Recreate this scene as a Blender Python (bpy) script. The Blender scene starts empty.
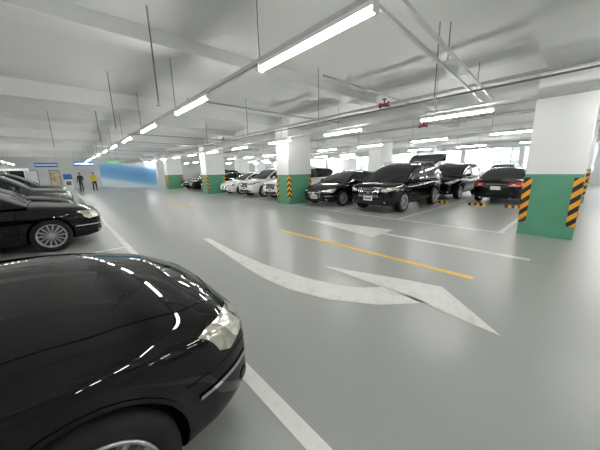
import bpy, bmesh, math, random, copy
from mathutils import Vector, Matrix
from mathutils.bvhtree import BVHTree
random.seed(4)
scene = bpy.context.scene
COL = scene.collection
pi = math.pi

# ---------------------------------------------------------------- materials
def mat(name, color, rough=0.5, metal=0.0, coat=0.0, var=0.06, scale=6.0, bump=0.0, emit=None, estr=0.0, spec=0.5):
    m = bpy.data.materials.new(name); m.use_nodes = True
    nt = m.node_tree; N = nt.nodes; Lk = nt.links
    b = N["Principled BSDF"]
    b.inputs["Roughness"].default_value = rough
    b.inputs["Metallic"].default_value = metal
    b.inputs["Coat Weight"].default_value = coat
    b.inputs["Coat Roughness"].default_value = 0.02
    b.inputs["Specular IOR Level"].default_value = spec
    tc = N.new("ShaderNodeTexCoord")
    nz = N.new("ShaderNodeTexNoise"); nz.inputs["Scale"].default_value = scale
    nz.inputs["Detail"].default_value = 4
    Lk.new(tc.outputs["Object"], nz.inputs["Vector"])
    r = N.new("ShaderNodeValToRGB")
    c = color
    r.color_ramp.elements[0].position = 0.3; r.color_ramp.elements[1].position = 0.7
    r.color_ramp.elements[0].color = (c[0]*(1-var), c[1]*(1-var), c[2]*(1-var), 1)
    r.color_ramp.elements[1].color = (min(1,c[0]*(1+var)), min(1,c[1]*(1+var)), min(1,c[2]*(1+var)), 1)
    Lk.new(nz.outputs["Fac"], r.inputs["Fac"])
    Lk.new(r.outputs["Color"], b.inputs["Base Color"])
    if bump > 0:
        bp = N.new("ShaderNodeBump"); bp.inputs["Strength"].default_value = bump
        bp.inputs["Distance"].default_value = 0.01
        Lk.new(nz.outputs["Fac"], bp.inputs["Height"]); Lk.new(bp.outputs["Normal"], b.inputs["Normal"])
    if emit:
        b.inputs["Emission Color"].default_value = (*emit, 1)
        b.inputs["Emission Strength"].default_value = estr
    return m

def stripe_mat(name, c1, c2, period=0.22, axis=(0, 1, 1)):
    m = mat(name, c1, 0.45); nt = m.node_tree; N = nt.nodes; Lk = nt.links
    b = N["Principled BSDF"]
    tc = N.new("ShaderNodeTexCoord")
    d = N.new("ShaderNodeVectorMath"); d.operation = 'DOT_PRODUCT'
    d.inputs[1].default_value = axis
    Lk.new(tc.outputs["Object"], d.inputs[0])
    a = N.new("ShaderNodeMath"); a.operation = 'MULTIPLY'; a.inputs[1].default_value = 1/period
    Lk.new(d.outputs["Value"], a.inputs[0])
    f = N.new("ShaderNodeMath"); f.operation = 'FRACT'; Lk.new(a.outputs[0], f.inputs[0])
    g = N.new("ShaderNodeMath"); g.operation = 'GREATER_THAN'; g.inputs[1].default_value = 0.5
    Lk.new(f.outputs[0], g.inputs[0])
    mx = N.new("ShaderNodeMix"); mx.data_type = 'RGBA'
    mx.inputs["A"].default_value = (*c1, 1); mx.inputs["B"].default_value = (*c2, 1)
    Lk.new(g.outputs[0], mx.inputs["Factor"]); Lk.new(mx.outputs["Result"], b.inputs["Base Color"])
    return m

def floor_material():
    m = bpy.data.materials.new("epoxy_floor"); m.use_nodes = True
    nt = m.node_tree; N = nt.nodes; Lk = nt.links; b = N["Principled BSDF"]
    tc = N.new("ShaderNodeTexCoord")
    n1 = N.new("ShaderNodeTexNoise"); n1.inputs["Scale"].default_value = 0.25; n1.inputs["Detail"].default_value = 2
    n2 = N.new("ShaderNodeTexNoise"); n2.inputs["Scale"].default_value = 40; n2.inputs["Detail"].default_value = 3
    n3 = N.new("ShaderNodeTexVoronoi"); n3.inputs["Scale"].default_value = 2.3
    for n in (n1, n2, n3): Lk.new(tc.outputs["Object"], n.inputs["Vector"])
    r1 = N.new("ShaderNodeValToRGB"); e = r1.color_ramp.elements
    e[0].position = .3; e[0].color = (.330, .346, .326, 1); e[1].position = .7; e[1].color = (.352, .368, .347, 1)
    Lk.new(n1.outputs["Fac"], r1.inputs["Fac"])
    # sparse little debris specks
    r3 = N.new("ShaderNodeValToRGB"); e = r3.color_ramp.elements
    e[0].position = .016; e[0].color = (.3, .3, .3, 1); e[1].position = .024; e[1].color = (1, 1, 1, 1)
    Lk.new(n3.outputs["Distance"], r3.inputs["Fac"])
    mx2 = N.new("ShaderNodeMix"); mx2.data_type = 'RGBA'; mx2.blend_type = 'MULTIPLY'; mx2.inputs["Factor"].default_value = 1
    Lk.new(r1.outputs["Color"], mx2.inputs["A"]); Lk.new(r3.outputs["Color"], mx2.inputs["B"])
    Lk.new(mx2.outputs["Result"], b.inputs["Base Color"])
    rr = N.new("ShaderNodeMapRange"); rr.inputs["To Min"].default_value = .26; rr.inputs["To Max"].default_value = .38
    Lk.new(n1.outputs["Fac"], rr.inputs["Value"]); Lk.new(rr.outputs["Result"], b.inputs["Roughness"])
    bp = N.new("ShaderNodeBump"); bp.inputs["Strength"].default_value = .04; bp.inputs["Distance"].default_value = .004
    Lk.new(n2.outputs["Fac"], bp.inputs["Height"]); Lk.new(bp.outputs["Normal"], b.inputs["Normal"])
    return m

def mural_material():
    m = bpy.data.materials.new("blue_mural"); m.use_nodes = True
    nt = m.node_tree; N = nt.nodes; Lk = nt.links; b = N["Principled BSDF"]
    b.inputs["Roughness"].default_value = .4
    tc = N.new("ShaderNodeTexCoord")
    mp = N.new("ShaderNodeMapping"); mp.inputs["Scale"].default_value = (.14, .0, .62)
    Lk.new(tc.outputs["Object"], mp.inputs["Vector"])
    w = N.new("ShaderNodeTexWave"); w.bands_direction = 'DIAGONAL'; w.inputs["Scale"].default_value = .36
    w.inputs["Distortion"].default_value = 1.4; w.inputs["Detail"].default_value = 1; w.inputs["Detail Scale"].default_value = .6
    Lk.new(mp.outputs["Vector"], w.inputs["Vector"])
    r = N.new("ShaderNodeValToRGB"); e = r.color_ramp.elements
    e[0].position = 0; e[0].color = (.11, .32, .60, 1); e[1].position = .55; e[1].color = (.20, .45, .70, 1)
    x = e.new(.78); x.color = (.46, .66, .80, 1)
    x = e.new(.93); x.color = (.74, .85, .90, 1)
    Lk.new(w.outputs["Fac"], r.inputs["Fac"]); Lk.new(r.outputs["Color"], b.inputs["Base Color"])
    return m

def worn_paint(name, col, low=.8):
    m = bpy.data.materials.new(name); m.use_nodes = True
    nt = m.node_tree; N = nt.nodes; Lk = nt.links; b = N["Principled BSDF"]
    b.inputs["Roughness"].default_value = .45
    tc = N.new("ShaderNodeTexCoord")
    n = N.new("ShaderNodeTexNoise"); n.inputs["Scale"].default_value = 6; n.inputs["Detail"].default_value = 10; n.inputs["Roughness"].default_value = .75
    Lk.new(tc.outputs["Object"], n.inputs["Vector"])
    r = N.new("ShaderNodeValToRGB"); e = r.color_ramp.elements
    e[0].position = .28; e[0].color = (col[0]*low, col[1]*low, col[2]*low, 1); e[1].position = .5; e[1].color = (*col, 1)
    Lk.new(n.outputs["Fac"], r.inputs["Fac"]); Lk.new(r.outputs["Color"], b.inputs["Base Color"])
    return m

M = {}
M['floor'] = floor_material()
M['ceil'] = mat("painted_ceiling", (.71, .72, .71), .8, var=.015, scale=1.2)
M['wall'] = mat("painted_wall", (.66, .67, .66), .7, var=.03, scale=1)
M['white'] = mat("white_paint", (.84, .85, .84), .5, var=.015, scale=2)
M['green'] = mat("green_paint", (.10, .33, .205), .4, var=.06, scale=3)
M['hazard'] = stripe_mat("hazard_stripes", (.95, .42, .02), (.012, .012, .012), .24, (1, 1, 1))
M['hazard2'] = stripe_mat("hazard_stripes_stop", (.95, .55, .03), (.012, .012, .012), .2, (0, 1, 0))
M['markw'] = worn_paint("white_road_paint", (.82, .82, .78), .78)
M['markt'] = worn_paint("worn_white_road_paint", (.76, .76, .72), .72)
M['marky'] = worn_paint("yellow_road_paint", (.92, .58, .07), .88)
M['tube'] = mat("tube_glow", (1, 1, 1), .4, emit=(1, .99, .965), estr=82)
M['galv'] = mat("galvanised_steel", (.40, .41, .41), .4, .6, var=.1, scale=20)
M['pipew'] = mat("painted_pipe", (.55, .56, .55), .5)
M['dsteel'] = mat("dark_steel", (.16, .16, .16), .5, .5)
M['red'] = mat("red_valve_paint", (.22, .025, .018), .4)
M['black'] = mat("black_car_paint", (.0025, .0026, .003), .3, .0, .85, var=.2, scale=300, spec=.0)
M['whitecar'] = mat("white_car_paint", (.86, .87, .88), .3, 0, 1.0, var=.01)
M['greycar'] = mat("graphite_car_paint", (.06, .068, .08), .3, .5, 1.0, var=.1, scale=200)
M['glass'] = mat("tinted_glass", (.008, .010, .011), .04, 0, .6, var=.1, spec=.3)
M['rubber'] = mat("tyre_rubber", (.014, .014, .014), .75, var=.2, scale=30, bump=.2, spec=.3)
M['plast'] = mat("black_plastic", (.014, .014, .014), .45, var=.1, spec=.3)
M['well'] = mat("wheel_well", (.004, .004, .004), .9, spec=.1)
M['alloy'] = mat("alloy_wheel", (.62, .63, .65), .28, .85)
M['chrome'] = mat("chrome", (.8, .81, .82), .08, 1.0, var=.02)
M['lens'] = mat("headlight_lens", (.40, .385, .33), .12, .30, 1.0, var=.4, scale=16)
M['lens2'] = mat("headlight_reflector", (.85, .82, .72), .15, .4, 1, var=.3, scale=40)
M['tail'] = mat("tail_lamp_red", (.45, .015, .012), .15, 0, 1)
M['plate'] = mat("licence_plate", (.80, .80, .78), .4, var=.03)
M['blue'] = mural_material()
M['skin'] = mat("skin", (.50, .31, .22), .5)
M['hair'] = mat("hair", (.01, .009, .008), .5)
M['navy'] = mat("navy_cloth", (.02, .025, .05), .8)
M['vest'] = mat("yellow_vest", (.75, .62, .04), .7)
M['signg'] = mat("exit_sign_green", (.05, .5, .2), .4, emit=(.1, .8, .35), estr=.5)
M['signb'] = mat("sign_blue", (.03, .14, .42), .4)
M['poster'] = mat("poster_beige", (.62, .52, .36), .5, var=.4, scale=3)
M['outside'] = mat("pale_outdoor_paving", (.6, .6, .58), .9)
M['facade'] = mat("facade_tiles", (.66, .68, .70), .8, var=.1, scale=.6)
M['fwin'] = mat("facade_window", (.25, .29, .32), .3, var=.1)

# ---------------------------------------------------------------- mesh builder
class MB:
    def __init__(s): s.v = []; s.f = []; s.m = []; s.mats = []; s.smooth = []
    def mi(s, m):
        m = M[m] if isinstance(m, str) else m
        if m not in s.mats: s.mats.append(m)
        return s.mats.index(m)
    def add(s, vs, fs, m, smooth=False):
        o = len(s.v); k = s.mi(m)
        s.v += [tuple(x) for x in vs]
        for f in fs: s.f.append([i+o for i in f]); s.m.append(k); s.smooth.append(smooth)
    def box(s, a, b, m):
        x0, y0, z0 = [min(a[i], b[i]) for i in range(3)]; x1, y1, z1 = [max(a[i], b[i]) for i in range(3)]
        vs = [(x0,y0,z0),(x1,y0,z0),(x1,y1,z0),(x0,y1,z0),(x0,y0,z1),(x1,y0,z1),(x1,y1,z1),(x0,y1,z1)]
        s.add(vs, [(0,3,2,1),(4,5,6,7),(0,1,5,4),(1,2,6,5),(2,3,7,6),(3,0,4,7)], m)
    def prism(s, q1, q2, m, smooth=False):
        n = len(q1)
        fs = [tuple(range(n))[::-1], tuple(range(n, 2*n))]
        fs += [(i, (i+1) % n, n+(i+1) % n, n+i) for i in range(n)]
        s.add(list(q1)+list(q2), fs, m, smooth)
    def cyl(s, a, b, r, m, n=10, r2=None):
        a = Vector(a); b = Vector(b); d = (b-a).normalized()
        t = Vector((0, 0, 1)) if abs(d.z) < .9 else Vector((1, 0, 0))
        u = d.cross(t).normalized(); w = d.cross(u)
        r2 = r if r2 is None else r2
        q1 = [a+(u*math.cos(2*pi*i/n)+w*math.sin(2*pi*i/n))*r for i in range(n)]
        q2 = [b+(u*math.cos(2*pi*i/n)+w*math.sin(2*pi*i/n))*r2 for i in range(n)]
        s.add(q1+q2, [(i, (i+1) % n, n+(i+1) % n, n+i) for i in range(n)], m, True)
        s.add(q1, [tuple(range(n))], m); s.add(q2, [tuple(range(n))], m)
    def lathe_y(s, prof, m, n=32, c=(0, 0, 0)):
        vs = []
        for (r, y) in prof:
            for i in range(n):
                a = 2*pi*i/n; vs.append((c[0]+r*math.cos(a), c[1]+y, c[2]+r*math.sin(a)))
        fs = []
        for j in range(len(prof)-1):
            for i in range(n):
                k = (i+1) % n; fs.append((j*n+i, j*n+k, (j+1)*n+k, (j+1)*n+i))
        s.add(vs, fs, m, True)
    def ellip(s, c, r, m, nu=16, nv=10):
        vs = []; fs = []
        for j in range(nv+1):
            t = pi*j/nv
            for i in range(nu):
                a = 2*pi*i/nu
                vs.append((c[0]+r[0]*math.sin(t)*math.cos(a), c[1]+r[1]*math.sin(t)*math.sin(a), c[2]+r[2]*math.cos(t)))
        for j in range(nv):
            for i in range(nu):
                k = (i+1) % nu; fs.append((j*nu+i, (j+1)*nu+i, (j+1)*nu+k, j*nu+k))
        s.add(vs, fs, m, True)
    def patch(s, bvh, A, B, d, off, m, nu=14, nv=4):
        A = [Vector(p) for p in A]; B = [Vector(p) for p in B]; d = Vector(d).normalized()
        def samp(P, t):
            t *= len(P)-1; i = min(int(t), len(P)-2); return P[i].lerp(P[i+1], t-i)
        vs = []
        for j in range(nv+1):
            for i in range(nu+1):
                p = samp(A, i/nu).lerp(samp(B, i/nu), j/nv)
                h = bvh.ray_cast(p, d)
                if h[0] is None: h = bvh.find_nearest(p)
                n = h[1] if h[1].dot(d) < 0 else -h[1]
                vs.append(h[0]+n*off)
        w = nu+1
        s.add(vs, [(j*w+i, j*w+i+1, (j+1)*w+i+1, (j+1)*w+i) for j in range(nv) for i in range(nu)], m, True)
    def obj(s, name, parent=None, loc=(0, 0, 0), rot=(0, 0, 0), fixn=False):
        me = bpy.data.meshes.new(name); me.from_pydata(s.v, [], s.f)
        for m in s.mats: me.materials.append(m)
        for i, p in enumerate(me.polygons): p.material_index = s.m[i]; p.use_smooth = s.smooth[i]
        me.update()
        if fixn:
            bm = bmesh.new(); bm.from_mesh(me); bmesh.ops.recalc_face_normals(bm, faces=bm.faces); bm.to_mesh(me); bm.free()
        return place(name, me, parent, loc, rot)

def place(name, me, parent=None, loc=(0, 0, 0), rot=(0, 0, 0)):
    o = bpy.data.objects.new(name, me); COL.objects.link(o)
    o.location = loc; o.rotation_euler = rot
    if parent: o.parent = parent
    return o
def empty(name, loc, rz=0):
    o = bpy.data.objects.new(name, None); COL.objects.link(o); o.location = loc; o.rotation_euler = (0, 0, rz)
    o.empty_display_size = .2
    return o
def bake(o):
    dg = bpy.context.evaluated_depsgraph_get(); dg.update()
    me = bpy.data.meshes.new_from_object(o.evaluated_get(dg), depsgraph=dg)
    o.modifiers.clear(); o.data = me; return me

# ---------------------------------------------------------------- camera
p = math.atan(55/260)
r0 = Vector((.744, -.668, 0)).normalized()
fh = Vector((.668, .744, 0)).normalized()
f = fh*math.cos(p) - Vector((0, 0, math.sin(p)))
u0 = r0.cross(f).normalized()
R = (r0-.022*u0).normalized(); U = (u0+.022*r0).normalized()
cam = bpy.data.cameras.new("camera"); camo = bpy.data.objects.new("camera", cam); COL.objects.link(camo)
mw = Matrix.Identity(4)
for i in range(3): mw[i][0] = R[i]; mw[i][1] = U[i]; mw[i][2] = -f[i]; mw[i][3] = (0, 0, 1.55)[i]
camo.matrix_world = mw
cam.sensor_width = 36; cam.lens = 36*260/600; cam.clip_start = .02; cam.clip_end = 300
scene.camera = camo

# ---------------------------------------------------------------- shell
X0, X1, Y0, Y1, ZC = -8, 30, -14, 41, 3.75
b = MB(); b.box((X0, Y0, -.2), (X1, Y1, 0), 'floor'); b.obj("floor")
PY = [-8.55, .55, 9.65, 18.75, 27.85, 36.95]
b = MB(); b.box((X0-.2, Y0-.2, ZC), (X1+.2, Y1+.2, ZC+.25), 'ceil'); b.obj("ceiling")
b = MB()
for y in PY: b.box((X0, y-.45, 3.36), (X1, y+.3, ZC), 'ceil')
for y in [q-4.55 for q in PY[1:]]: b.box((X0, y-.2, 3.54), (X1, y+.2, ZC), 'ceil')
for x in (7.75, 15.4, 24): b.box((x, Y0, 3.4), (x+1.1, Y1, ZC), 'ceil')
b.obj("ceiling_beam")
b = MB(); b.box((X0-.2, Y0, 0), (X0, Y1, ZC), 'wall'); b.obj("wall_left")
b = MB(); b.box((X0, Y0-.2, 0), (X1, Y0, ZC), 'wall'); b.obj("wall_back")
b = MB(); b.box((X0, Y1, 0), (X1, Y1+.2, ZC), 'wall'); b.obj("wall_front")
b = MB(); b.box((X1, Y0, 0), (X1+.2, Y1, 1.0), 'white'); b.box((X1, Y0, 3.1), (X1+.2, Y1, ZC), 'wall')
y = Y0
while y < Y1:
    b.box((X1, y, 1.0), (X1+.25, y+.35, 3.1), 'white'); y += 4.55
b.obj("wall_right")
b = MB()
for zz in (1.15, 1.3, 1.45): b.cyl((X1+.1, Y0, zz), (X1+.1, Y1, zz), .02, 'galv', 6)
y = Y0+.9
while y < Y1: b.box((X1+.05, y, 1.0), (X1+.12, y+.06, 3.1), 'galv'); y += 2.27
b.box((X1+.05, Y0, 2.3), (X1+.12, Y1, 2.36), 'galv')
b.obj("window_railing")
b = MB(); b.box((X1+.3, Y0-30, -.3), (X1+60, Y1+30, -.1), 'outside')
for (x, y, w, d, h) in ((62, -2, 16, 10, 6), (66, 26, 22, 10, 5), (60, -30, 18, 10, 8)):
    b.box((x, y, -.1), (x+d, y+w, h), 'facade')  # distant buildings outside, in one mesh with the paving
    z = 1.2
    while z < h-1:
        yy = .8
        while yy < w-1.5: b.box((x-.05, y+yy, z), (x, y+yy+1.4, z+1.3), 'fwin'); yy += 2.6
        z += 3.0
b.obj("outdoor_ground_and_buildings")

def pillar(x, y, sx=1.4, sy=.9, z=3.38):
    b = MB()
    b.box((0, 0, 0), (sx, sy, 1.35), 'green')
    b.box((0, 0, 1.35), (sx, sy, z), 'white')
    t = .008; w = .13
    for (cx, dx) in ((0, 1), (sx, -1)):
        for (cy, dy) in ((0, 1), (sy, -1)):
            b.box((cx-dx*t, cy-dy*t, .28), (cx+dx*w, cy, 1.28), 'hazard')
            b.box((cx-dx*t, cy, .28), (cx, cy+dy*w, 1.28), 'hazard')
    return b.obj("concrete_pillar", loc=(x, y, 0))
for x in (7.65, 15.3, 23.9):
    for y in PY: pillar(x, y-.45)

# ---------------------------------------------------------------- floor markings
ZM = .004
def quad(b, pts, m): b.add([(q[0], q[1], ZM) for q in pts], [tuple(range(len(pts)))], m)
def rect(b, xa, ya, xb, yb, m): quad(b, [(xa, ya), (xb, ya), (xb, yb), (xa, yb)], m)
b = MB()
for y in (.93, 11.6, 22): rect(b, 4.04, y, 4.15, y+4.4, 'marky')
b.obj("yellow_lane_line")
b = MB()
rect(b, .79, -8, .90, 30, 'markw')
for y in (5.1, 6.5, 10.0, 12.5, 15.0, 17.6, 20, 22.5): rect(b, -4.4, y, .79, y+.1, 'markw')
b.obj("parking_stall_line")
b = MB()
for y0 in PY[1:-2]:
    g = y0+.45
    rect(b, 7.42, g+.15, 7.52, g+8.1, 'markt')
    for k in range(4):
        yy = g+.22+k*2.55
        rect(b, 7.52, yy, 12.6, yy+.1, 'markt'); rect(b, 12.9, yy, 15.2, yy+.1, 'markt')
b.obj("parking_stall_line")
b = MB()   # straight arrow
rect(b, 5.50, .5, 5.65, 3.25, 'markt')
quad(b, [(5.08, 3.2), (6.1, 3.2), (5.65, 6.0)], 'markt')
b.obj("straight_arrow_marking")
b = MB()   # curved turn arrow
lo = [(2.28, 6.0), (2.13, 4.6), (2.02, 3.6), (1.99, 3.0), (2.02, 2.5), (2.19, 1.92), (2.5, 1.45), (2.95, 1.08)]
up = [(2.41, 5.95), (2.32, 4.6), (2.32, 3.6), (2.36, 3.1), (2.44, 2.6), (2.59, 2.10), (2.76, 1.83), (2.97, 1.66)]
b.add([(q[0], q[1], ZM) for q in lo+up], [(i, i+1, 8+i+1, 8+i) for i in range(7)], 'markt')
quad(b, [(2.8, .36), (3.5, 1.12), (3.42, 1.45), (2.98, 2.75), (2.94, 1.5)], 'markt')
b.obj("turn_arrow_marking")

def wheel_stop(x, y):
    b = MB(); L = .6
    q = [(-.075, 0), (.075, 0), (.05, .1), (-.05, .1)]
    b.prism([(a, 0, c) for a, c in q], [(a, L, c) for a, c in q], 'hazard2')
    b.obj("parking_wheel_stop", loc=(x, y, 0), fixn=True)
for g in (1.0, 10.1, 19.2):
    for k in range(3):
        wheel_stop(12.25, g+.45+k*2.55); wheel_stop(12.25, g+1.65+k*2.55)

# ---------------------------------------------------------------- lights and services
def lamp_mesh():
    b = MB()
    b.box((-.025, 0, .03), (.025, 1.5, .07), 'white')
    b.box((-.03, -.02, -.02), (.03, 0, .07), 'white'); b.box((-.03, 1.5, -.02), (.03, 1.52, .07), 'white')
    b.cyl((0, 0, 0), (0, 1.5, 0), .023, 'tube', 8)
    return b.obj("fluorescent_light")
base = lamp_mesh(); lm = base.data; bpy.data.objects.remove(base)
b = MB(); br = MB()
for x, ys, per in ((-3.3, -10.8, 3.02), (1.92, -10.82, 3.02), (7.0, -11.6, 3.3), (12.3, -10.8, 3.02), (18.2, -10.8, 3.02), (22.8, -10.8, 3.02)):
    y = ys
    while y < 38.5:
        place("fluorescent_light", lm, loc=(x, y, 2.7)); y += per
    b.box((x-.022, Y0+.3, 2.775), (x+.022, Y1-.3, 2.82), 'pipew')
    y = -9.3
    while y < 40:
        br.cyl((x, y, 2.83), (x, y, ZC-.01), .006, 'dsteel', 5); y += 3.02
b.obj("lighting_trunking"); br.obj("hanging_rods")

def pipe(pts, r, m, name, extra=None):
    b = MB()
    for i in range(len(pts)-1): b.cyl(pts[i], pts[i+1], r, m, 10)
    for q in pts[1:-1]: b.ellip(q, (r*1.15,)*3, m, 8, 6)
    if extra: extra(b)
    return b.obj(name)
ya_, yb_ = Y0+.1, Y1-.1
def valve(b, x, y, z):
    b.cyl((x, y-.13, z), (x, y+.13, z), .045, 'red', 12)
    for q in (-.13, .11): b.cyl((x, y+q, z), (x, y+q+.02, z), .07, 'red', 14)
    b.cyl((x, y, z), (x, y, z+.13), .02, 'dsteel'); b.cyl((x, y, z+.13), (x, y, z+.145), .06, 'red', 14)
    b.cyl((x-.14, y+.02, z), (x+.14, y+.02, z), .03, 'red')
def valves(b):
    valve(b, 6.5, 3.87, 3.15); valve(b, 6.5, 13, 3.15)
pipe([(6.5, ya_, 3.15), (6.5, yb_, 3.15)], .034, 'galv', "sprinkler_pipe", valves)
pipe([(9.2, ya_, 2.9), (9.2, yb_, 2.9)], .035, 'galv', "sprinkler_pipe", lambda b: valve(b, 9.2, 4.0, 2.9))
pipe([(7.4, ya_, 2.9), (7.4, yb_, 2.9)], .04, 'pipew', "conduit_pipe")
pipe([(6.1, ya_, 2.95), (6.1, yb_, 2.95)], .018, 'dsteel', "conduit_pipe")
pipe([(3.9, 3.6, 3.25), (12.0, 3.6, 3.25)], .022, 'galv', "conduit_pipe")
for y in (5.9, 12.2, 15.2, 21):
    pipe([(2.2, y, 3.05), (7.3, y, 3.05)], .018, 'galv', "conduit_pipe")
# twin hanging cable rails, slightly askew to the grid
b = MB()
for dy in (0, .20): b.box((0, dy, 0), (5.7, .035+dy, .045), 'pipew')
for k in (.4, 2.4, 4.4):
    b.box((k, 0, .005), (k+.03, .22, .02), 'pipew')
    b.cyl((k+.015, .11, .02), (k+.015, .11, .50), .007, 'dsteel', 5)
b.obj("cable_tray", loc=(1.9, 1.30, 3.0), rot=(0, 0, math.radians(4.4)))
def drop(x, y, z):
    b = MB(); b.cyl((0, 0, 3.53), (0, 0, z), .009, 'dsteel', 6); b.cyl((0, 0, 3.53), (0, 0, 3.74), .012, 'galv', 6)
    b.cyl((0, 0, z), (0, 0, z-.05), .02, 'galv', 8, .012)
    b.cyl((0, 0, z-.055), (0, 0, z-.06), .035, 'galv', 10)
    b.obj("sprinkler_drop", loc=(x, y, 0))
for (x, y, z) in ((1.2, 4.3, 2.55), (1.1, 7.4, 2.6), (1.1, 10.5, 2.6), (4.6, 4.4, 2.65), (4.6, 7.5, 2.65), (4.7, 1.9, 2.65), (4.6, 10.6, 2.65), (.0, 13, 2.6), (8.7, 6.2, 2.6)):
    drop(x, y, z)

# ---------------------------------------------------------------- wheels
def wheel_mesh(r=.33, w=.21, spokes=10, pair=False):
    b = MB(); rr = r*.72; h = w/2
    b.lathe_y([(rr, -h*.85), (rr+.02, -h), (r-.03, -h*1.0), (r-.008, -h*.82), (r, -h*.6), (r, h*.6), (r-.008, h*.82), (r-.03, h), (rr+.02, h), (rr, h*.85)], 'rubber', 48)
    for g in (-.35, 0, .35):
        b.lathe_y([(r+.001, h*g-.006), (r+.001, h*g+.006)], 'well', 48)
    b.lathe_y([(rr, h*.85), (rr+.004, h*.95), (rr-.012, h*.97), (rr-.022, h*.7), (rr-.03, -h*.1)], 'alloy', 48)
    b.lathe_y([(rr-.03, -h*.1), (rr-.03, -h*.8), (.0, -h*.8)], 'well', 48)
    b.lathe_y([(rr-.05, -h*.0), (.05, -h*.0)], 'dsteel', 32)
    b.lathe_y([(0, h*.78), (.03, h*.78), (.055, h*.7), (.06, h*.4)], 'alloy', 24)
    n = spokes
    for i in range(n):
        a = 2*pi*i/n
        if pair: a += (.14 if i % 2 else -.14)
        ca, sa = math.cos(a), math.sin(a)
        def P(rad, off, y): return (ca*rad-sa*off, y, sa*rad+ca*off)
        w1, w2 = .012, .017
        secs = [(.045, w1, h*.72), (rr*.5, w1, h*.74), (rr*.9, w2, h*.8), (rr-.012, w2*1.4, h*.86)]
        for j in range(3):
            a1, a2 = secs[j], secs[j+1]
            q1 = [P(a1[0], -a1[1], a1[2]-.03), P(a1[0], a1[1], a1[2]-.03), P(a1[0], a1[1]*.7, a1[2]), P(a1[0], -a1[1]*.7, a1[2])]
            q2 = [P(a2[0], -a2[1], a2[2]-.03), P(a2[0], a2[1], a2[2]-.03), P(a2[0], a2[1]*.7, a2[2]), P(a2[0], -a2[1]*.7, a2[2])]
            b.prism(q1, q2, 'alloy')
    o = b.obj("wheel", fixn=True); me = o.data; bpy.data.objects.remove(o); return me
WH_S = wheel_mesh(.33, .22, 14); WH_V = wheel_mesh(.36, .23, 10, True)

# ---------------------------------------------------------------- cars
def interp(keys, x):
    if x >= keys[0][0]: return keys[0][1]
    for i in range(len(keys)-1):
        a, c = keys[i], keys[i+1]
        if x >= c[0]:
            t = (a[0]-x)/(a[0]-c[0]); return a[1]+(c[1]-a[1])*t
    return keys[-1][1]
PROF = [(0,0),(.45,0),(.82,0),(.93,.05),(.975,.18),(.99,.36),(1.0,.55),(.992,.70),(.97,.82),(.935,.91),(.87,.965),(.70,.99),(.38,1.01),(0,1.02)]
PROFN = [(0,0),(.45,0),(.82,0),(.93,.05),(.975,.18),(.99,.36),(1.0,.55),(.992,.68),(.968,.78),(.925,.86),(.85,.92),(.68,.975),(.38,1.02),(0,1.04)]
SED = dict(L=4.8, r=.33, wx=(-.88, -3.66), sed=True, prof=PROF,
  top=[(0,.56),(-.03,.63),(-.09,.70),(-.2,.765),(-.4,.84),(-.7,.905),(-.95,.945),(-1.2,.97),(-1.6,.965),(-3.9,1.0),(-4.2,1.03),(-4.55,1.02),(-4.7,.97),(-4.77,.85),(-4.8,.72)],
  bot=[(0,.34),(-.03,.27),(-.1,.22),(-.3,.19),(-.9,.18),(-3.8,.18),(-4.4,.22),(-4.7,.27),(-4.8,.4)],
  wid=[(0,.46),(-.03,.58),(-.09,.68),(-.2,.765),(-.35,.825),(-.6,.875),(-.9,.905),(-1.5,.915),(-3.4,.915),(-3.9,.90),(-4.3,.87),(-4.6,.80),(-4.72,.72),(-4.8,.55)],
  roof=[(-1.15,.965),(-1.45,1.13),(-1.8,1.31),(-2.05,1.40),(-2.3,1.445),(-2.7,1.465),(-3.1,1.445),(-3.4,1.39),(-3.75,1.23),(-4.1,1.06),(-4.2,1.02)],
  zr=1.465, zones=(-2.1,-3.3), base=.94, wb=.86, wt=.60, bp=-2.72, glend=-3.75, belt=.97,
  hl=((.44,.63,.665),(.82,.60,.765)), gr=(.36,.40,.60), li=(.5,.24,.35), pz=.42, tz=(.72,.90))
LUX = copy.deepcopy(SED)   # upright chrome grille saloon
LUX['top'][0] = (0, .62); LUX['top'][1] = (-.03, .70); LUX['top'][2] = (-.09, .76); LUX['top'][3] = (-.2, .81); LUX['top'][4] = (-.4, .87)
LUX['gr'] = (.34, .43, .69); LUX['hl'] = ((.42, .60, .70), (.80, .60, .79)); LUX['pz'] = .38
NEAR = copy.deepcopy(SED)
NEAR['L'] = 4.85; NEAR['prof'] = PROFN; NEAR['wx'] = (-.88, -3.66)
NEAR['top'] = [(0,.57),(-.03,.645),(-.09,.72),(-.2,.80),(-.4,.895),(-.7,.97),(-.95,1.01),(-1.2,1.025),(-1.6,1.02),(-3.9,1.03),(-4.2,1.04),(-4.55,1.02),(-4.72,.97),(-4.80,.85),(-4.85,.72)]
NEAR['wid'] = [(0,.44),(-.03,.56),(-.09,.665),(-.2,.76),(-.35,.83),(-.6,.89),(-.9,.915),(-1.5,.925),(-3.4,.925),(-3.9,.91),(-4.3,.88),(-4.6,.81),(-4.75,.72),(-4.85,.55)]
NEAR['bot'] = [(0,.28),(-.03,.22),(-.1,.18),(-.3,.16),(-.9,.17),(-3.8,.18),(-4.4,.22),(-4.75,.27),(-4.85,.4)]
NEAR['roof'] = [(x-.28, z+.04) for x, z in SED['roof']]; NEAR['roof'][-1] = (-4.4, 1.04)
NEAR['zones'] = (-2.38, -3.58); NEAR['zr'] = 1.505; NEAR['bp'] = -2.95; NEAR['glend'] = -4.03
NEAR['hl'] = ((.46,.665,.70),(.80,.60,.77))
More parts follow.
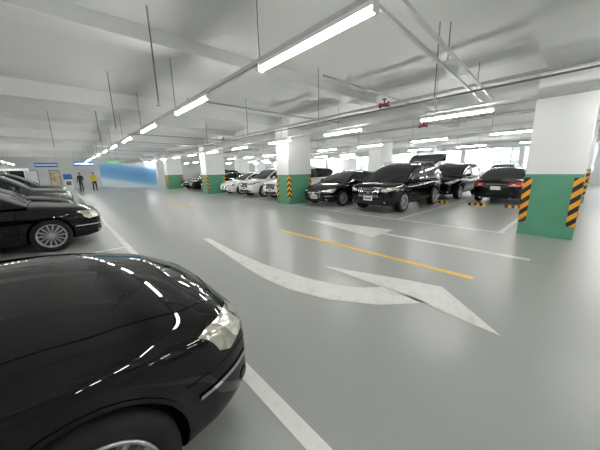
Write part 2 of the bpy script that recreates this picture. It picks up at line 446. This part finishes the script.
SUV = dict(L=4.65, r=.36, wx=(-.90, -3.60), sed=False, prof=PROF,
  top=[(0,.74),(-.03,.84),(-.08,.92),(-.18,.975),(-.4,1.02),(-.7,1.05),(-1.0,1.075),(-1.6,1.06),(-4.0,1.10),(-4.4,1.12),(-4.56,1.08),(-4.62,.95),(-4.65,.8)],
  bot=[(0,.42),(-.03,.34),(-.1,.28),(-.3,.25),(-.9,.25),(-3.8,.25),(-4.4,.30),(-4.6,.36),(-4.65,.45)],
  wid=[(0,.60),(-.03,.70),(-.08,.77),(-.18,.83),(-.35,.87),(-.6,.895),(-.9,.915),(-1.5,.915),(-3.6,.915),(-4.1,.89),(-4.45,.84),(-4.6,.78),(-4.65,.65)],
  roof=[(-1.05,1.07),(-1.35,1.27),(-1.65,1.48),(-1.9,1.60),(-2.15,1.67),(-2.6,1.72),(-3.2,1.72),(-3.8,1.69),(-4.15,1.63),(-4.35,1.46),(-4.5,1.22),(-4.56,1.10)],
  zr=1.72, zones=(-1.95,-4.15), base=1.04, wb=.865, wt=.72, bp=-2.6, glend=-4.2, belt=1.07,
  hl=((.48,.77,.80),(.87,.82,.95)), gr=(.42,.58,.86), li=(.55,.32,.46), pz=.52, tz=(.9,1.12))

def loft(rings, capends=True):
    vs = []; fs = []; n = len(rings[0])
    for r in rings: vs += r
    for j in range(len(rings)-1):
        for i in range(n):
            k = (i+1) % n; fs.append((j*n+i, (j+1)*n+i, (j+1)*n+k, j*n+k))
    if capends: fs.append(tuple(range(n))); fs.append(tuple(range((len(rings)-1)*n, len(rings)*n))[::-1])
    return vs, fs

def build_car(name, kind, loc, rz, paint, level=1, hatch_open=False, wheels=None):
    S = kind; root = empty(name, loc, rz); sed = S['sed']
    xs = sorted(set([k[0] for k in S['top']+S['bot']+S['wid']] + [-2.1, -2.7, -3.2]), reverse=True)
    rings = []
    for x in xs:
        zt, zb, w = interp(S['top'], x), interp(S['bot'], x), interp(S['wid'], x)
        half = [(x, -w*g, zb+(zt-zb)*h) for g, h in S['prof']]
        other = [(q[0], -q[1], q[2]) for q in half[-2:0:-1]]
        rings.append(half+other)
    vs, fs = loft(rings)
    me = bpy.data.meshes.new("body"); me.from_pydata(vs, [], fs)
    bm = bmesh.new(); bm.from_mesh(me); bmesh.ops.recalc_face_normals(bm, faces=bm.faces); bm.to_mesh(me); bm.free()
    me.materials.append(M[paint]); me.materials.append(M['well'])
    body = place("body", me, root)
    m = body.modifiers.new("s", 'SUBSURF'); m.levels = level; m.render_levels = level
    body.parent = None
    bake(body)
    ra = S['r']+.045; cut = MB()
    for wx in S['wx']:
        for sg in (-1, 1): cut.cyl((wx, sg*.60, S['r']), (wx, sg*1.2, S['r']), ra, 'well', 48)
    co = cut.obj("cutter")
    bm = bmesh.new(); bm.from_mesh(co.data); bmesh.ops.remove_doubles(bm, verts=bm.verts, dist=1e-5); bmesh.ops.recalc_face_normals(bm, faces=bm.faces); bm.to_mesh(co.data); bm.free()
    m = body.modifiers.new("b", 'BOOLEAN'); m.operation = 'DIFFERENCE'; m.object = co; m.solver = 'EXACT'
    me = bake(body); bpy.data.objects.remove(co)
    me.materials.clear(); me.materials.append(M[paint]); me.materials.append(M['well'])
    for pl in me.polygons:
        c = pl.center; pl.material_index = 0; pl.use_smooth = True
        for wx in S['wx']:
            if math.hypot(c.x-wx, c.z-S['r']) < ra+.0015 and abs(c.y) > .59: pl.material_index = 1; pl.use_smooth = False
    body.parent = root
    bvh = BVHTree.FromPolygons([v.co for v in me.vertices], [tuple(q.vertices) for q in me.polygons])

    xr = sorted(set([k[0] for k in S['roof']]+[S['bp']-.05, S['bp']+.05]), reverse=True)
    zb = S['base']; rings = []
    for x in xr:
        zt = interp(S['roof'], x); H = zt-zb
        def yy(z): 
            t = max(0, (z-zb)/(S['zr']-zb)); return S['wb']*(.96 if x < -4.0 else 1)-(S['wb']-S['wt'])*t**1.15
        e = min(.06, H*.4)
        half = [(x, -yy(zb), zb-.03), (x, -yy(zb)-.0, zb+.04*min(1, H/.2)), (x, -yy(zb+H*.5), zb+H*.5), (x, -yy(zt-e), zt-e), (x, -(yy(zt)-.035), zt-.012), (x, -(yy(zt)*.72), zt+.008), (x, -(yy(zt)*.35), zt+.02), (x, 0, zt+.024)]
        rings.append(half+[(q[0], -q[1], q[2]) for q in half[-2::-1]])
    n = len(rings[0]); vs = []; fs = []; mi = []
    for r in rings: vs += r
    zf, zrr = S['zones']
    for j in range(len(rings)-1):
        xm = (xr[j]+xr[j+1])/2
        for i in range(n-1):
            fs.append((j*n+i, (j+1)*n+i, (j+1)*n+i+1, j*n+i+1))
            s_ = i if i < 7 else 13-i
            if s_ in (1, 2):
                g = 1
                if abs(xm-S['bp']) < .05: g = 2
                if j == 0 or xm < S['glend']: g = 0
            elif s_ in (0, 3): g = 0
            else: g = 1 if (xm > zf or xm < zrr) else 0
            mi.append(g)
    me2 = bpy.data.meshes.new("cabin"); me2.from_pydata(vs, [], fs)
    me2.materials.append(M[paint]); me2.materials.append(M['glass']); me2.materials.append(M['plast'])
    for i, pl in enumerate(me2.polygons): pl.material_index = mi[i]; pl.use_smooth = True
    bm = bmesh.new(); bm.from_mesh(me2); bmesh.ops.recalc_face_normals(bm, faces=bm.faces); bm.to_mesh(me2); bm.free()
    cab = place("cabin", me2, None)
    m = cab.modifiers.new("s", 'SUBSURF'); m.levels = min(level, 2)
    mc = bake(cab); cab.parent = root
    bv2 = BVHTree.FromPolygons([v.co for v in mc.vertices], [tuple(q.vertices) for q in mc.polygons])

    fr = MB()
    (ya, z1a, z1b), (yb, z2a, z2b) = S['hl']; F = (-1, 0, 0)
    for sg in (-1, 1):
        mid = (ya+yb)/2
        if sed:
            A = [(1, sg*ya, z1a), (1, sg*mid, z2a+.02), (1, sg*(yb-.03), z2a), (1, sg*yb, z2a+.04)]
            B = [(1, sg*ya, z1b+.015), (1, sg*mid, z1b+.05), (1, sg*(yb-.03), z2b), (1, sg*yb, z2b-.01)]
        else:
            A = [(1, sg*ya, z1a), (1, sg*mid, z1a-.01), (1, sg*(yb-.05), (z1a+z2a)/2), (1, sg*yb, z2b-.05)]
            B = [(1, sg*ya, z1b+.03), (1, sg*mid, (z1b+z2b)/2), (1, sg*(yb-.05), z2b-.035), (1, sg*yb, z2b-.01)]
        fr.patch(bvh, A, B, F, .007, 'lens', 24, 6)
        fr.patch(bvh, [(q[0], q[1], q[2]-.010) for q in A], A, F, .008, 'well', 24, 1)
        for (t0, t1) in ((.12, .42), (.50, .80)):
            ys0, ys1 = ya+(yb-ya)*t0, ya+(yb-ya)*t1
            zl = z1a+(z2a-z1a)*(t0+t1)/2+.02; zh = z1b+(z2b-z1b)*(t0+t1)/2+.0
            fr.patch(bvh, [(1, sg*ys0, zl), (1, sg*ys1, zl)], [(1, sg*ys0, zh), (1, sg*ys1, zh)], F, .012, 'lens2', 8, 4)
        zz = S['li'][1]
        fr.patch(bvh, [(1, sg*.58, zz+.03), (1, sg*.70, zz+.04)], [(1, sg*.58, zz+.12), (1, sg*.70, zz+.11)], F, .006, 'plast', 6, 3)
        fr.patch(bvh, [(1, sg*.61, zz+.05), (1, sg*.66, zz+.055)], [(1, sg*.61, zz+.10), (1, sg*.66, zz+.095)], F, .010, 'lens2', 4, 3)
    fr.obj("headlights", root)
    g = MB(); gw, g0, g1 = S['gr']
    g.patch(bvh, [(1, -gw*.85, g0), (1, gw*.85, g0)], [(1, -gw, g1), (1, gw, g1)], F, .006, 'plast', 20, 6)
    for k in range(4):
        z = g0+(g1-g0)*(k+.6)/4.4; q = gw*(.86+.12*k/4)
        g.patch(bvh, [(1, -q, z), (1, q, z)], [(1, -q, z+.012), (1, q, z+.012)], F, .014, 'chrome', 20, 1)
    for (za, zc) in ((g0-.012, g0+.006), (g1-.008, g1+.012)):
        g.patch(bvh, [(1, -gw, za), (1, gw, za)], [(1, -gw, zc), (1, gw, zc)], F, .016, 'chrome', 20, 1)
    for sg in (-1, 1):
        g.patch(bvh, [(1, sg*gw*.84, g0), (1, sg*gw*.98, g1)], [(1, sg*gw*.88, g0), (1, sg*gw*1.03, g1)], F, .016, 'chrome', 8, 1)
    if not sed:
        for sg in (-1, 1):
            g.patch(bvh, [(1, sg*.12, g0+.02), (1, sg*.30, g1)], [(1, sg*.16, g0+.02), (1, sg*.345, g1)], F, .02, 'chrome', 8, 2)
    lw, l0, l1 = S['li']
    g.patch(bvh, [(1, -lw, l0), (1, lw, l0)], [(1, -lw*.9, l1), (1, lw*.9, l1)], F, .006, 'plast', 20, 4)
    g.cyl((.0, 0, (g0+g1)/2), (.025, 0, (g0+g1)/2), .045, 'chrome', 16)
    g.box((-.01, -.17, S['pz']-.08), (.03, .17, S['pz']+.08), 'plate')
    for k in range(6): g.box((.03, -.135+k*.047, S['pz']-.04), (.032, -.105+k*.047, S['pz']+.04), 'plast')
    g.obj("grille", root)

    d = MB(); bz = S['belt']
    for sg in (-1, 1):
        D = (0, -sg, 0); yS = sg*1.5
        def ribbon(pts, w=.005, m='well', off=.0015, dirn=D, nu=10):
            for i in range(len(pts)-1):
                a, c = Vector(pts[i]), Vector(pts[i+1]); dd = (c-a).normalized(); pr = dd.cross(Vector(dirn)).normalized()*w
                d.patch(bvh, [a-pr, c-pr], [a+pr, c+pr], dirn, off, m, nu, 1)
        xd = [-1.32, S['bp'], -3.55 if sed else -3.5]
        ribbon([(xd[0], yS, bz-.05), (xd[0]-.02, yS, .32)])
        ribbon([(xd[1], yS, bz-.03), (xd[1], yS, .30)])
        ribbon([(xd[2], yS, bz-.03), (xd[2]+.03, yS, .72), (xd[2]+.34, yS, .36)])
        ribbon([(-1.34, yS, .30), (-3.2, yS, .30)], .005)
        ribbon([(-1.35, yS, .42), (-3.1, yS, .42)], .018, paint, .012, nu=20)
        ribbon([(-1.34, yS, .23), (-3.2, yS, .23)], .035, 'plast', .004, nu=20)
        for wx in S['wx']:
            A = []; B = []
            for k in range(0, 17):
                a = pi*(k)/16
                A.append((wx+math.cos(a)*(ra+.002), yS, S['r']+math.sin(a)*(ra+.002))); B.append((wx+math.cos(a)*(ra+.02), yS, S['r']+math.sin(a)*(ra+.02)))
            if not sed: d.patch(bvh, A, B, D, .010, 'plast', 32, 1)
            else: d.patch(bvh, A, B, D, .006, paint, 32, 1)
        for hx in (xd[1]+.14, xd[2]+.10):
            hz = bz-.14
            h = bvh.ray_cast(Vector((hx, yS, hz)), Vector(D))
            if h[0]: d.box((hx-.0, h[0].y+sg*.012, hz-.012), (hx+.17, h[0].y+sg*.032, hz+.012), 'chrome' if sed else paint)
        A = [(x, yS, bz-.01) for x in (-1.6, -2.5, -3.5)]; B = [(x, yS, bz+.008) for x in (-1.6, -2.5, -3.5)]
        d.patch(bv2, A, B, D, .006, 'chrome' if sed else 'plast', 20, 1)
        mx = S['roof'][0][0]-.47
        d.ellip((mx, sg*1.01, bz+.07), (.075, .115, .075), paint, 16, 10)
        d.prism([(mx-.03, sg*.80, bz-.0), (mx+.05, sg*.80, bz-.0), (mx+.05, sg*.80, bz+.05), (mx-.03, sg*.80, bz+.05)], [(mx-.02, sg*.95, bz+.03), (mx+.03, sg*.95, bz+.03), (mx+.03, sg*.95, bz+.06), (mx-.02, sg*.95, bz+.06)], 'plast')
        d.box((mx-.08, sg*.93, bz+.02), (mx-.06, sg*1.09, bz+.12), 'glass')
        T = (0, 0, -1)
        ribbon([(-.22, sg*.52, 2), (-.42, sg*.66, 2), (-.8, sg*.745, 2), (-1.1, sg*.77, 2)], .003, 'well', .0012, T, 12)
    d.patch(bvh, [(-.16, -.40, 2), (-.10, 0, 2), (-.16, .40, 2)], [(-.168, -.40, 2), (-.108, 0, 2), (-.168, .40, 2)], (0, 0, -1), .0012, 'well', 20, 1)
    if sed:
        for sg in (-1, 1):
            A = [(1, sg*.56, .445), (1, sg*.72, .45), (1, sg*.845, .46)]; B = [(1, sg*.56, .468), (1, sg*.72, .473), (1, sg*.845, .480)]
            d.patch(bvh, A, B, F, .010, 'chrome', 20, 2)
            A = [(1, sg*.30, .53), (1, sg*.6, .545), (1, sg*.885, .575)]; B = [(1, sg*.30, .537), (1, sg*.6, .552), (1, sg*.885, .582)]
            d.patch(bvh, A, B, F, .0015, 'well', 24, 1)
    zc = S['roof'][0][1]
    for sy in (-.35, .25):
        d.cyl((S['roof'][0][0]-.02, sy, zc+.04), (S['roof'][0][0]-.25, sy+.42, zc+.19), .008, 'plast', 6)
    d.obj("trim", root)
    r = MB(); Bk = (1, 0, 0); z0, z1 = S['tz']; X = -S['L']-1
    for sg in (-1, 1):
        r.patch(bvh, [(X, sg*.40, z0+.05), (X, sg*.6, z0), (X, sg*.84, z0)], [(X, sg*.40, z1-.03), (X, sg*.6, z1), (X, sg*.84, z1)], Bk, .008, 'tail', 16, 5)
        r.patch(bvh, [(X, sg*.50, z0+.07), (X, sg*.62, z0+.06)], [(X, sg*.50, z0+.11), (X, sg*.62, z0+.11)], Bk, .012, 'lens2', 6, 2)
        r.cyl((-S['L']+.1, sg*.5, .27), (-S['L']-.01, sg*.5, .27), .035, 'chrome', 12)
    r.patch(bvh, [(X, -.36, z1-.09), (X, .36, z1-.09)], [(X, -.36, z1-.07), (X, .36, z1-.07)], Bk, .012, 'chrome', 16, 1)
    r.patch(bvh, [(X, -.55, .30), (X, .55, .30)], [(X, -.6, .42), (X, .6, .42)], Bk, .006, 'plast', 16, 3)
    r.box((-S['L']-.02, -.17, z0-.12), (-S['L']+.05, .17, z0+.02), 'plate')
    r.obj("tail_lights", root)
    if not sed:
        q = MB()
        for sg in (-1, 1):
            q.cyl((-2.1, sg*.61, 1.76), (-3.9, sg*.61, 1.76), .018, 'galv', 8)
            for xx in (-2.1, -3.0, -3.9): q.cyl((xx, sg*.61, 1.61), (xx, sg*.61, 1.76), .018, 'galv', 8)
        q.obj("roof_rails", root)
        if hatch_open:
            q = MB()
            a, c2 = (-4.15, 1.67), (-5.0, 2.06)
            def SL(w1, w2, t1, t2, m, oz=0):
                pa = (a[0]+(c2[0]-a[0])*t1, a[1]+(c2[1]-a[1])*t1+oz); pb = (a[0]+(c2[0]-a[0])*t2, a[1]+(c2[1]-a[1])*t2+oz)
                q.prism([(pa[0], -w1, pa[1]), (pa[0], w1, pa[1]), (pb[0], w2, pb[1]), (pb[0], -w2, pb[1])], [(pa[0]+.02, -w1, pa[1]+.06), (pa[0]+.02, w1, pa[1]+.06), (pb[0]+.02, w2, pb[1]+.06), (pb[0]+.02, -w2, pb[1]+.06)], m)
            SL(.60, .72, 0, .55, 'glass'); SL(.72, .74, .55, 1.0, paint)
            q.prism([(-5.0, -.74, 2.06), (-5.0, .74, 2.06), (-5.06, .68, 1.80), (-5.06, -.68, 1.80)], [(-4.94, -.74, 2.09), (-4.94, .74, 2.09), (-5.0, .68, 1.80), (-5.0, -.68, 1.80)], paint)
            for sg in (-1, 1): q.cyl((-4.3, sg*.66, 1.25), (-4.7, sg*.68, 1.85), .012, 'dsteel', 8)
            q.obj("tailgate", root, fixn=True)
    wm = wheels or (WH_S if sed else WH_V)
    for i, wx in enumerate(S['wx']):
        for sg in (-1, 1):
            place("wheel_%d" % (i*2+(sg > 0)+1), wm, root, (wx, sg*.80, S['r']), (0, 0, 0 if sg > 0 else pi))
    return root

build_car("black_sedan", NEAR, (.78, 1.98, 0), 0, 'black', 3)
build_car("black_sedan", LUX, (.56, 8.20, 0), 0, 'black', 2)
build_car("black_sedan", SED, (.30, 11.1, 0), 0, 'black', 1)
build_car("dark_grey_suv", SUV, (.25, 13.9, 0), 0, 'greycar', 1)
build_car("dark_grey_suv", SUV, (.20, 19.2, 0), 0, 'greycar', 1)
build_car("black_suv", SUV, (8.0, 5.25, 0), pi, 'black', 2, True)
build_car("black_sedan", SED, (7.95, 7.90, 0), pi, 'black', 2)
build_car("white_suv", SUV, (8.15, 11.4, 0), pi, 'whitecar', 1)
build_car("white_suv", SUV, (8.1, 14.0, 0), pi, 'whitecar', 1)
build_car("white_sedan", SED, (8.1, 16.7, 0), pi, 'whitecar', 1)
for y, k, c, nm in ((20.7, SED, 'black', "black_sedan"), (23.3, SUV, 'black', "black_suv"), (25.6, SED, 'black', "black_sedan")):
    build_car(nm, k, (8.3, y, 0), pi, c, 1)
build_car("black_sedan", SED, (17.7, 2.55, 0), 0, 'black', 2)
build_car("black_suv", SUV, (13.2, 5.05, 0), pi, 'black', 1)
build_car("white_sedan", SED, (13.3, 11.6, 0), pi, 'whitecar', 1)
build_car("white_suv", SUV, (25.2, 5.0, 0), pi, 'whitecar', 1)
build_car("white_sedan", SED, (25.2, 8.0, 0), pi, 'whitecar', 1)

# ---------------------------------------------------------------- people
def person(name, loc, rz, top, legs):
    root = empty(name, loc, rz)
    V = [(0,0,.95),(0,0,1.12),(0,0,1.32),(0,.01,1.45),(0,0,1.53),(0,-.01,1.62),(0,-.01,1.72),
         (.09,0,.88),(.11,-.03,.5),(.12,.02,.09),(.125,-.12,.04),
         (-.09,0,.88),(-.12,.02,.5),(-.13,.05,.09),(-.135,-.09,.04),
         (.18,.01,1.41),(.25,.03,1.14),(.21,-.12,.98),(.19,-.19,.96),
         (-.18,.01,1.41),(-.26,.02,1.14),(-.28,-.04,.88),(-.28,-.07,.80)]
    E = [(0,1),(1,2),(2,3),(3,4),(4,5),(5,6),(0,7),(7,8),(8,9),(9,10),(0,11),(11,12),(12,13),(13,14),(3,15),(15,16),(16,17),(17,18),(3,19),(19,20),(20,21),(21,22)]
    Rr = [.15,.135,.165,.10,.052,.085,.07,.09,.062,.045,.035,.09,.062,.045,.035,.062,.046,.032,.03,.062,.046,.032,.03]
    me = bpy.data.meshes.new("body"); me.from_pydata(V, E, [])
    o = place("body", me)
    m = o.modifiers.new("k", 'SKIN')
    for i, sv in enumerate(me.skin_vertices[0].data):
        k = 1.12 if i in (0, 1, 2) else 1
        sv.radius = (Rr[i]*k, Rr[i]*(.75 if i in (0, 1, 2) else 1)); sv.use_root = (i == 0)
    m2 = o.modifiers.new("s", 'SUBSURF'); m2.levels = 2
    me = bake(o); o.parent = root
    for q in ('skin', top, legs, 'plast'): me.materials.append(M[q])
    for pl in me.polygons:
        c = pl.center; pl.use_smooth = True
        hand = (abs(c.x) > .15 and c.z < 1.0 and (c.y < -.13 or c.z < .86) and c.z > .74)
        pl.material_index = 3 if c.z < .1 else 0 if (hand or c.z > 1.49) else (2 if c.z < .93 and abs(c.x) < .22 else 1)
    h = MB()
    h.ellip((0, .015, 1.69), (.085, .10, .085), 'hair', 14, 8)
    h.ellip((0, -.105, 1.655), (.012, .02, .018), 'skin', 8, 6)
    for sg in (-1, 1):
        h.ellip((sg*.032, -.09, 1.675), (.012, .008, .008), 'plast', 8, 6); h.ellip((sg*.085, 0, 1.66), (.012, .02, .03), 'skin', 8, 6)
    h.ellip((0, -.088, 1.615), (.022, .008, .006), 'red', 8, 6)
    for (hx, hy, hz, dy, dz) in ((.19, -.20, .955, -1, -.2), (-.28, -.075, .79, -.2, -1)):
        for k in range(4):
            x = hx+(k-1.5)*.017; L = (.06, .072, .068, .055)[k]
            a = Vector((x, hy, hz)); e = a+Vector((0, dy, dz)).normalized()*L; e2 = e+Vector((0, dy-.3, dz-.5)).normalized()*.03
            h.cyl(a, e, .009, 'skin', 6); h.cyl(e, e2, .008, 'skin', 6, .006)
        h.cyl((hx-.03, hy+.03, hz), (hx-.05, hy-.02, hz-.02), .010, 'skin', 6)
    h.obj("head_and_hands", root)
person("security_guard", (2.3, 31.6, 0), .3, 'vest', 'navy')
person("pedestrian", (1.35, 32.6, 0), -.6, 'navy', 'navy')

# ---------------------------------------------------------------- far end
b = MB()
pts = [(7.7, 31.6), (7.2, 33.0), (6.3, 34.4), (5.2, 35.4), (4.2, 35.9), (3.3, 36.2)]
vs = []; 
for (x, y) in pts: vs += [(x, y, .0), (x, y, 2.7)]
b.add(vs, [(2*i, 2*i+2, 2*i+3, 2*i+1) for i in range(len(pts)-1)], 'blue', True)
vs = []
for (x, y) in pts: vs += [(x+.05, y+.15, .0), (x+.05, y+.15, 2.7)]
b.add(vs, [(2*i, 2*i+1, 2*i+3, 2*i+2) for i in range(len(pts)-1)], 'blue', True)
vs = []
for (x, y) in pts: vs += [(x, y, 2.7), (x+.05, y+.15, 2.7)]
b.add(vs, [(2*i, 2*i+1, 2*i+3, 2*i+2) for i in range(len(pts)-1)], 'white')
b.box((7.7, 30.9, 0), (8.3, 31.6, 3.3), 'wall')
b.obj("blue_mural_partition")
for i, (x, w, m) in enumerate(((-6.3, 1.0, 'white'), (-3.6, 1.8, 'white'), (-.9, .9, 'poster'))):
    b = MB(); b.box((x, 40.93, 0), (x+w, 40.995, 2.15), 'dsteel'); b.box((x+.06, 40.9, .02), (x+w-.06, 40.95, 2.09), m)
    b.box((x+w-.18, 40.86, 1.0), (x+w-.12, 40.9, 1.15), 'chrome'); b.obj("door_%d" % (i+1))
def sign(name, x, y, z, w, h, m):
    b = MB(); b.box((0, 0, 0), (w, .06, h), m); b.box((.04, -.006, h*.35), (w-.04, 0, h*.65), 'white')
    for k in (.1, w-.1): b.cyl((k, .03, h), (k, .03, 3.7-z), .006, 'dsteel', 5)
    b.obj(name, loc=(x, y, z))
sign("exit_sign", 3.0, 26, 2.35, .7, .25, 'signg')
sign("direction_sign", 1.0, 30, 2.3, 1.4, .35, 'signb')
sign("direction_sign", -1.6, 34, 2.3, 1.6, .4, 'signb')
b = MB()
b.box((0, 0, 0), (.7, .5, 1.1), 'white'); b.prism([(0, 0, 1.1), (.7, 0, 1.1), (.7, .5, 1.1), (0, .5, 1.1)], [(0, .2, 1.65), (.7, .2, 1.65), (.7, .5, 1.65), (0, .5, 1.65)], 'signb')
b.box((.15, -.02, .5), (.55, 0, .9), 'dsteel'); b.obj("payment_kiosk", loc=(.2, 37, 0))
b = MB()
b.box((0, 0, 0), (2.4, 2, 1.0), 'white'); b.box((.05, .05, 1.0), (2.35, 1.95, 2.0), 'glass'); b.box((-.1, -.1, 2.0), (2.5, 2.1, 2.2), 'white')
for (x, y) in ((0, 0), (2.3, 0), (1.15, 0), (0, 1.9), (2.3, 1.9)): b.box((x, y, 1), (x+.1, y+.1, 2.0), 'white')
b.obj("guard_booth", loc=(-4.6, 33, 0))

# ---------------------------------------------------------------- world
w = bpy.data.worlds.new("world"); scene.world = w; w.use_nodes = True
nt = w.node_tree; bg = nt.nodes["Background"]
sky = nt.nodes.new("ShaderNodeTexSky"); sky.sky_type = 'HOSEK_WILKIE'; sky.turbidity = 8; sky.ground_albedo = .6
mx = nt.nodes.new("ShaderNodeMix"); mx.data_type = 'RGBA'; mx.inputs["Factor"].default_value = .8
mx.inputs["B"].default_value = (.95, .98, 1, 1)
nt.links.new(sky.outputs["Color"], mx.inputs["A"]); nt.links.new(mx.outputs["Result"], bg.inputs["Color"])
bg.inputs["Strength"].default_value = 4.5
scene.view_settings.view_transform = 'Standard'
scene.view_settings.exposure = 0
